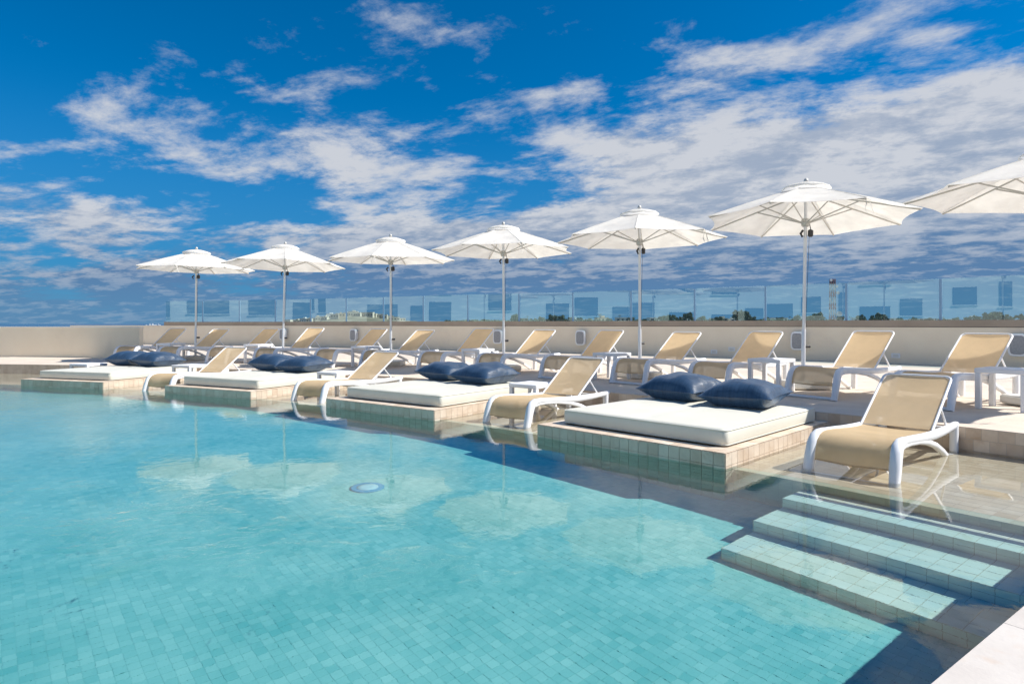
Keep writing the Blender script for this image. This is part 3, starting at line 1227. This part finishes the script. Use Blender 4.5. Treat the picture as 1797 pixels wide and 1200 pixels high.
    for off in (0.0, 0.05):
        e = MB()
        q = Vector(cpt(1.0, 6, 0.0))
        q.x += off
        e.tube([q + Vector((0, 0.03, -0.005)), q + Vector((0.01, 0.02, -0.07)), q + Vector((-0.015 + off, 0.02, -0.14)), q + Vector((0.02 + off * 0.8, 0.02, -0.19))], 0.009, 0.002, 6)
        e.build('tie_strap', M['canopy'], root)
    return root


par = make_parasol()
for i, t in enumerate(UMB_T):
    o = par if i == 0 else copy_tree(par)
    p = pol(UR, t, Z_DECK + 0.006)
    o.location = p
    sc = (0.975, 0.99, 0.985, 1.0, 1.0, 1.025, 1.0)[i]
    o.scale = (1, 1, sc)
    o.rotation_euler = (R(random.uniform(-1.8, 1.8)), R(random.uniform(-1.8, 1.8)), R((8, 20, -4, 14, 31, 3, 12)[i]))
    tag(o, 'white octagonal parasol on an aluminium pole, %s from the left' % ORD[i], 'parasol', 'white parasols along the terrace')

# ------------------------------------------------------------------ wall fittings
def wall_pt(px, z, out=0.0):
    k = (px - 898.5) / FPX
    best = None
    for i in range(len(pts) - 1):
        a, c = pts[i], pts[i + 1]
        fa, fc = a.x - k * a.y, c.x - k * c.y
        if fa * fc <= 0:
            p = a.lerp(c, fa / (fa - fc))
            d = (c - a).normalized()
            n = Vector((d.y, -d.x, 0))
            if n.dot(Vector((CX, CY, 0)) - p) < 0:
                n = -n
            return p + n * out + Vector((0, 0, z)), math.atan2(n.y, n.x) + math.pi / 2
    return None


spk = [(501, 'behind the second parasol from the left'), (625, 'between the fourth and fifth loungers of the back row'),
       (877, 'half hidden by the seventh lounger of the back row'), (1022, 'between the eighth and ninth loungers of the back row'),
       (1403, 'behind the sixth parasol from the left'), (1789, 'at the far right behind the last lounger')]
for px, nm in spk:
    p, rz = wall_pt(px, Z_DECK + 0.52, 0.105)
    root = empty('wall_speaker', p, rz)
    tag(root, 'white loudspeaker on the wall ' + nm, 'speaker', 'loudspeakers on the terrace wall')
    b = MB()
    rings = []
    for y, sx, sz_ in ((0.10, 0.12, 0.18), (0.0, 0.17, 0.24), (-0.08, 0.175, 0.25), (-0.10, 0.16, 0.235)):
        ring = []
        for k in range(16):
            a = 2 * math.pi * (k + 0.5) / 16
            c_, s_ = math.cos(a), math.sin(a)
            ring.append((math.copysign(abs(c_) ** 0.45, c_) * sx, y, math.copysign(abs(s_) ** 0.45, s_) * sz_))
        rings.append(ring)
    b.loft(rings, True, True, False)
    b.build('housing', M['white_plastic'], root)
    b = MB()
    ring = []
    for y, q in ((-0.101, 1.0), (-0.112, 0.93)):
        ring.append([(math.copysign(abs(math.cos(a)) ** 0.45, math.cos(a)) * 0.135 * q, y, math.copysign(abs(math.sin(a)) ** 0.45, math.sin(a)) * 0.205 * q)
                     for a in [2 * math.pi * (k + 0.5) / 16 for k in range(16)]])
    b.loft(ring, True, True, False)
    b.build('grille', M['grey_grille'], root)
    b = MB()
    b.box((0, 0.09, 0), (0.06, 0.06, 0.12))
    b.build('bracket', M['dark'], root)
for px, z, nm in ((1253, 0.16, 'left of the pair by the tenth lounger'), (1284, 0.25, 'right of the pair by the tenth lounger'), (1572, 0.20, 'behind the twelfth lounger')):
    p, rz = wall_pt(px, Z_DECK + z, 0.006)
    root = empty('socket_plate', p, rz)
    b = MB()
    b.bbox((0, 0, 0), (0.19, 0.012, 0.12), 0.004)
    tag(root, 'small white socket plate on the wall, ' + nm, 'socket', 'socket plates on the terrace wall')
    b.build('plate', M['white_plastic'], root)
    b = MB()
    b.bbox((0, -0.008, 0), (0.12, 0.008, 0.07), 0.003)
    b.build('cover', M['base_white'], root)

# floor inlet of the pool ------------------------------------------
fi = empty('floor_inlet', (-1.28, 5.55, Z_FLOOR + 0.006))
tag(fi, 'round blue inlet fitting set in the middle of the pool floor', 'pool inlet')
b = MB()
b.lathe([(0.15, 0.0), (0.15, 0.012), (0.135, 0.018), (0.10, 0.018)], n=28)
b.build('ring', pmat('inlet_blue', (0.10, 0.42, 0.66), 0.4), fi, True)
b = MB()
b.lathe([(0.095, 0.004), (0.095, 0.022), (0.05, 0.030), (0.02, 0.031)], n=24)
b.build('cover', pmat('inlet_white', (0.62, 0.80, 0.88), 0.4), fi, True)

# ------------------------------------------------------------------ hotel across the pool (seen in the glass)
hot = empty('hotel_building', (-26, -24, Z_DECK))
hot.rotation_euler = (0, 0, R(-52))
tag(hot, 'pale hotel wing across the pool, seen mirrored in the glass balustrade', 'building')
hw = varied('hotel_wall', (0.78, 0.77, 0.74), (0.84, 0.83, 0.80), 0.85, 0.4)
hg = pmat('hotel_glass', (0.07, 0.10, 0.13), 0.15)
b = MB()
b.box((-22, -5, 6.5), (110, 10, 15))
b.build('wall', hw, hot)
rnd = random.Random(3)
x = -75.0
while x < 30:
    w = rnd.choice((0.6, 0.9, 1.2, 1.8, 2.6, 3.4))
    for z, hh in ((1.6, rnd.uniform(1.3, 2.3)), (5.2, rnd.uniform(1.2, 2.2)), (8.8, 1.8)):
        b = MB()
        zz = z + rnd.uniform(-0.4, 0.5)
        b.box((x + w / 2, 0.02, zz + hh / 2), (w, 0.10, hh))
        wdw = b.build('window', hg, hot)
        b = MB()
        b.box((x + w / 2, 0.06, zz - 0.05), (w + 0.2, 0.16, 0.08))
        b.build('sill', hw, wdw)
    x += w + rnd.choice((0.5, 0.8, 1.6, 2.8, 4.2))

# ------------------------------------------------------------------ land, sea, town
ZG = -16.0
lm = varied('scrub_ground', (0.16, 0.14, 0.09), (0.24, 0.21, 0.14), 0.9, 0.02)
b = MB()
b.add([(-520, -3000, ZG), (6000, -3000, ZG), (6000, 5000, ZG), (900, 5000, ZG), (-250, 1500, ZG), (-420, 500, ZG)], [(0, 1, 2, 3, 4, 5)])
tag(b.build('ground', lm), kind='structure')
sm = pmat('sea_water', (0.012, 0.075, 0.16), 0.22, 0.5)
t = sm.node_tree
bp_ = N(t, 'ShaderNodeBump')
bp_.inputs['Strength'].default_value = 0.6
bp_.inputs['Distance'].default_value = 1.0
g_ = N(t, 'ShaderNodeNewGeometry')
t.links.new(noise(t, g_.outputs['Position'], 0.05, 5, 0.6), bp_.inputs['Height'])
t.links.new(bp_.outputs[0], t.nodes['Principled BSDF'].inputs['Normal'])
b = MB()
b.add([(-70000, -20000, ZG - 1.5), (60000, -20000, ZG - 1.5), (60000, 80000, ZG - 1.5), (-70000, 80000, ZG - 1.5)], [(0, 1, 2, 3)])
tag(b.build('sea', sm), kind='structure')


def at(px, Y, z):
    return Vector(((px - 898.5) / FPX * Y, Y, z))


def top_z(py, Y):
    return EYE + (HZ - py) * Y / FPX


# low rise of land the town stands on
def hill(name, prof, Y, dy, mat):
    b = MB()
    rings = []
    for k, f in enumerate((0.0, 0.5, 1.0, 1.4)):
        hgt = (0.0, 0.75, 1.0, 0.9)[k]
        rings.append([Vector((at(px, Y + dy * f, 0).x, Y + dy * f, ZG - 1 + (top_z(py, Y + dy) - ZG + 1) * hgt + random.uniform(-0.6, 0.6))) for px, py in prof])
    b.loft(rings, False, False, True)
    return tag(b.build(name, mat), kind='structure')


hm = varied('hill_scrub', (0.17, 0.15, 0.10), (0.29, 0.25, 0.18), 0.9, 0.03)
hill('hill', [(480 + i * 12, 566 - (14 * math.exp(-((480 + i * 12 - 628) / 75.0) ** 2))) for i in range(22)], 760, 160, hm)
hill('rise', [(790 + i * 40, 563.5 + random.uniform(-1, 0.6)) for i in range(30)], 420, 120, hm)

house_m = [varied('house_cream', (0.58, 0.52, 0.42), (0.66, 0.60, 0.50), 0.85, 0.3), varied('house_white', (0.72, 0.70, 0.66), (0.78, 0.77, 0.73), 0.85, 0.3),
           varied('house_sand', (0.50, 0.41, 0.30), (0.58, 0.49, 0.37), 0.85, 0.3)]
win_m = pmat('house_window', (0.05, 0.07, 0.09), 0.2)
rnd = random.Random(11)


def house(px, base_py, Y, wpx, hpx, m, label, group):
    c = at(px, Y, top_z(base_py, Y))
    w, h = wpx * Y / FPX, hpx * Y / FPX
    root = empty('town_house', c, rnd.uniform(-0.3, 0.3))
    tag(root, label, 'house', group)
    b = MB()
    b.box((0, 0, h / 2 - 1.5), (w, w * 0.7, h + 3))
    b.build('wall', m, root)
    b = MB()
    b.box((0, 0, h + 0.16), (w * 1.03, w * 0.73, 0.3))
    if rnd.random() < 0.5:
        b.box((w * rnd.uniform(-0.25, 0.25), 0, h + 1.0), (w * 0.3, w * 0.3, 1.5))
    b.build('roof', m, root)
    n = max(2, int(w / 3.2))
    for fl_ in range(max(1, int(h / 3.2))):
        for k in range(n):
            b = MB()
            b.box((-w / 2 + w * (k + 0.5) / n, -w * 0.35 - 0.04, 1.5 + fl_ * 3.1), (w / n * 0.5, 0.12, 1.4))
            b.build('window', win_m, root)


k = 0
for i in range(22):
    px = 506 + i * 9.4 + rnd.uniform(-2, 2)
    crest = 566 - 14 * math.exp(-((px - 628) / 75.0) ** 2)
    house(px, crest + rnd.uniform(1.0, 3.0), 905 - rnd.uniform(0, 30), rnd.uniform(9, 17), rnd.uniform(4, 7.5), house_m[rnd.choice((0, 0, 2, 1))],
          'sand-coloured hillside house behind the glass, %s along the hill from the left' % (ORD + ['fifteenth', 'sixteenth', 'seventeenth', 'eighteenth', 'nineteenth', 'twentieth', 'twenty-first', 'twenty-second'])[i],
          'houses on the distant hill')
ORD2 = ORD + ['fifteenth', 'sixteenth', 'seventeenth', 'eighteenth', 'nineteenth', 'twentieth', 'twenty-first', 'twenty-second', 'twenty-third', 'twenty-fourth', 'twenty-fifth', 'twenty-sixth']
for i in range(18):
    px = 905 + i * 50 + rnd.uniform(-16, 16)
    house(px, 564.5, 470 + rnd.uniform(0, 60), rnd.uniform(14, 34), rnd.uniform(3.0, 7.0), house_m[rnd.choice((1, 1, 0, 2))],
          'low pale town house beyond the glass, %s from the left below the clouds' % ORD2[i], 'low town houses beyond the glass')

# trees ------------------------------------------------------------
leaf_m = varied('leaves', (0.05, 0.068, 0.035), (0.11, 0.125, 0.065), 0.8, 0.25, 0.5)
trunk_m = pmat('trunk', (0.13, 0.10, 0.07), 0.9)


def tree_mesh(seed, palm):
    rr = random.Random(seed)
    tb, cb_ = MB(), MB()
    if palm:
        tb.tube([(0, 0, -4), (0.1, 0, 3), (0.3, 0.1, 8.2)], [0.3, 0.2, 0.15], n=6)
        for k in range(16):
            a = 2 * math.pi * k / 16 + rr.uniform(-0.2, 0.2)
            e = rr.uniform(-0.2, 0.9)
            pa = []
            for s in range(5):
                l = s * 0.65
                pa.append((0.3 + math.cos(a) * l * math.cos(e * 0.6), 0.1 + math.sin(a) * l * math.cos(e * 0.6), 8.2 + l * math.sin(e) - 0.16 * l * l))
            cb_.tube(pa, [0.05, 0.28, 0.34, 0.26, 0.03], 0.02, 4)
    else:
        tb.tube([(0, 0, -4), (0.1, 0, 1.5), (0.0, 0.2, 4)], [0.4, 0.3, 0.15], n=6)
        for k in range(3):
            a = rr.uniform(0, 6.28)
            tb.tube([(0.05, 0.1, 1.5 + k * 0.6), (1.4 * math.cos(a), 1.4 * math.sin(a), 3.6 + k * 0.5)], [0.14, 0.05], n=5)
        cl = [(rr.uniform(-2.6, 2.6), rr.uniform(-2, 2), rr.uniform(2.2, 5.6), rr.uniform(0.9, 1.7)) for _ in range(11)]
        for x_, y_, z_, s_ in cl:
            for _ in range(60):
                d = Vector((rr.gauss(0, 1), rr.gauss(0, 1), rr.gauss(0, 0.8))).normalized() * s_ * rr.uniform(0.55, 1.05)
                c = Vector((x_, y_, z_)) + d
                u = Vector((rr.gauss(0, 1), rr.gauss(0, 1), rr.gauss(0, 1))).normalized() * rr.uniform(0.18, 0.4)
                v = u.cross(Vector((rr.gauss(0, 1), rr.gauss(0, 1), rr.gauss(0, 1)))).normalized() * rr.uniform(0.15, 0.35)
                cb_.add([c - u - v, c + u - v, c + u + v, c - u + v], [(0, 1, 2, 3)], False, rr.random())
    return tb, cb_


protos = []
for i in range(6):
    tb, cb_ = tree_mesh(40 + i, i >= 4)
    nm = 'palm_tree' if i >= 4 else 'broadleaf_tree'
    root = empty(nm)
    tb.build('trunk', trunk_m, root)
    cb_.build('crown', leaf_m, root)
    protos.append([root, False])
cnt = {}
TREE_PX = sorted([904, 925, 951, 968, 985, 1002, 1018, 1034, 1052, 1070, 1088, 1107, 1150, 1162, 1176, 1190, 1204, 1232, 1262, 1294, 1302, 1312, 1322, 1346, 1368, 1386, 1398,
                  1420, 1434, 1476, 1492, 1512, 1536, 1546, 1556, 1580, 1604, 1630, 1655, 1676, 1700, 1716, 1732, 1745, 1760, 1776, 1790])
big = {1162, 1176, 1204, 1294, 1302, 1434, 1546, 1745, 1732}
for i, px in enumerate(TREE_PX):
    j = rnd.choice((0, 1, 2, 3, 0, 1, 4, 5))
    pr = protos[j]
    o = pr[0] if not pr[1] else copy_tree(pr[0])
    pr[1] = True
    Y = 395 + rnd.uniform(0, 70)
    o.location = at(px, Y, top_z(565.5, Y) - 0.5)
    s_ = rnd.uniform(0.55, 0.95) * (1.45 if px in big else 1.0) * (0.75 if j >= 4 else 1.0)
    o.scale = (s_ * 1.15, s_ * 1.15, s_)
    o.rotation_euler = (0, 0, rnd.uniform(0, 6.28))
    near = 'left of the telecom mast' if px < 1461 else 'right of the telecom mast'
    cnt[(j >= 4, near)] = cnt.get((j >= 4, near), 0) + 1
    tag(o, '%s %s from the left beyond the glass, %s' % (ordinal(cnt[(j >= 4, near)]), 'small palm' if j >= 4 else 'dark green tree', near), 'tree', 'town trees beyond the glass')
for pr in protos:
    if not pr[1]:
        for ch in list(pr[0].children):
            bpy.data.objects.remove(ch)
        bpy.data.objects.remove(pr[0])

tl = MB()
trd = random.Random(21)
for _ in range(7000):
    px = trd.uniform(780, 1830)
    Y = trd.uniform(430, 560)
    lump = 0.5 + 0.5 * math.sin(px * 0.045) * math.sin(px * 0.017 + 1.3)
    c = at(px, Y, top_z(565.5 - trd.random() ** 1.5 * (2.2 + 4.0 * lump), Y))
    u = Vector((trd.gauss(0, 1), trd.gauss(0, 1), trd.gauss(0, 1))).normalized() * trd.uniform(0.3, 0.75)
    v = u.cross(Vector((trd.gauss(0, 1), trd.gauss(0, 1), trd.gauss(0, 1)))).normalized() * trd.uniform(0.25, 0.6)
    tl.add([c - u - v, c + u - v, c + u + v, c - u + v], [(0, 1, 2, 3)], False, trd.random())
tag(tl.build('distant_treeline', leaf_m), 'low grey-green band of far trees and scrub along the town skyline', 'treeline', None, 'stuff')

# telecom mast -----------------------------------------------------
YT = 380.0
c = at(1461, YT, ZG)
mast = empty('telecom_mast', c)
tag(mast, 'red and white lattice telecom mast with dishes, rising behind the glass', 'mast')
HT = top_z(490, YT) - ZG
mr = pmat('mast_red', (0.28, 0.08, 0.06), 0.6)
mw_ = pmat('mast_white', (0.55, 0.55, 0.55), 0.6)
nb = 12
for s_ in range(nb):
    b = MB()
    z0, z1 = HT * s_ / nb, HT * (s_ + 1) / nb
    w0, w1 = 1.5 - 0.35 * s_ / nb, 1.5 - 0.35 * (s_ + 1) / nb
    cr = [(-1, -1), (1, -1), (1, 1), (-1, 1)]
    for k in range(4):
        a, d = cr[k], cr[(k + 1) % 4]
        b.tube([(a[0] * w0, a[1] * w0, z0), (a[0] * w1, a[1] * w1, z1)], 0.17, n=5)
        b.tube([(a[0] * w0, a[1] * w0, z0), (d[0] * w1, d[1] * w1, z1)], 0.09, n=4)
        b.tube([(d[0] * w0, d[1] * w0, z0), (a[0] * w1, a[1] * w1, z1)], 0.09, n=4)
        b.tube([(a[0] * w1, a[1] * w1, z1), (d[0] * w1, d[1] * w1, z1)], 0.09, n=4)
    b.build('lattice', mr if s_ % 2 else mw_, mast)
for px, py, rr_ in ((1468, 514, 1.0), (1470, 551, 1.7), (1466, 503, 0.8), (1456, 492, 0.8)):
    b = MB()
    z = top_z(py, YT) - ZG
    xo = (px - 1461) * YT / FPX
    n = 14
    rings = []
    for q, dd in ((0.05, 0.35), (0.6, 0.25), (1.0, 0.0), (1.0, -0.35)):
        rings.append([(xo + rr_ * q * math.cos(2 * math.pi * k / n), -1.6 + dd * rr_, z + rr_ * q * math.sin(2 * math.pi * k / n)) for k in range(n)])
    b.loft(rings, True, True, True)
    b.tube([(xo, -1.5, z), (xo * 0.4, -0.8, z)], 0.1, n=5)
    b.build('dish', pmat('dish_white', (0.75, 0.76, 0.78), 0.5) if rr_ == 1.0 else bpy.data.materials['dish_white'], mast)
b = MB()
for k in range(6):
    a = k * math.pi / 3
    b.box((1.5 * math.cos(a), 1.5 * math.sin(a), HT - 1.4), (0.35, 0.35, 2.6), a)
b.build('antenna', M['dark'], mast)

# boats on the sea -------------------------------------------------
bw = pmat('boat_white', (0.80, 0.80, 0.80), 0.4)
for i, (px, l) in enumerate(((257, 9), (264, 14), (269, 16), (274, 10), (279, 13))):
    Y = 6200.0
    root = empty('moored_boat', at(px, Y, ZG - 1.5), rnd.uniform(-0.5, 0.5))
    tag(root, 'tiny white boat on the sea past the low wall, %s from the left' % ORD[i], 'boat', 'boats on the sea')
    l *= 2.6
    b = MB()
    rings = []
    for xx, ww, zz in ((-0.5, 0.14, 0.0), (-0.3, 0.17, 0.0), (0.2, 0.16, 0.02), (0.5, 0.01, 0.06)):
        rings.append([(xx * l, -ww * l, 0.16 * l + zz * l), (xx * l, -ww * l * 0.6, -0.05 * l), (xx * l, ww * l * 0.6, -0.05 * l), (xx * l, ww * l, 0.16 * l + zz * l)])
    b.loft(rings, True, True, False)
    b.build('hull', bw, root)
    b = MB()
    b.box((-0.08 * l, 0, 0.24 * l), (0.4 * l, 0.2 * l, 0.16 * l))
    b.box((-0.12 * l, 0, 0.36 * l), (0.24 * l, 0.17 * l, 0.09 * l))
    b.build('cabin', bw, root)
    b = MB()
    b.tube([(-0.1 * l, 0, 0.3 * l), (-0.1 * l, 0, 0.8 * l)], 0.35, n=5)
    b.build('mast', bw, root)
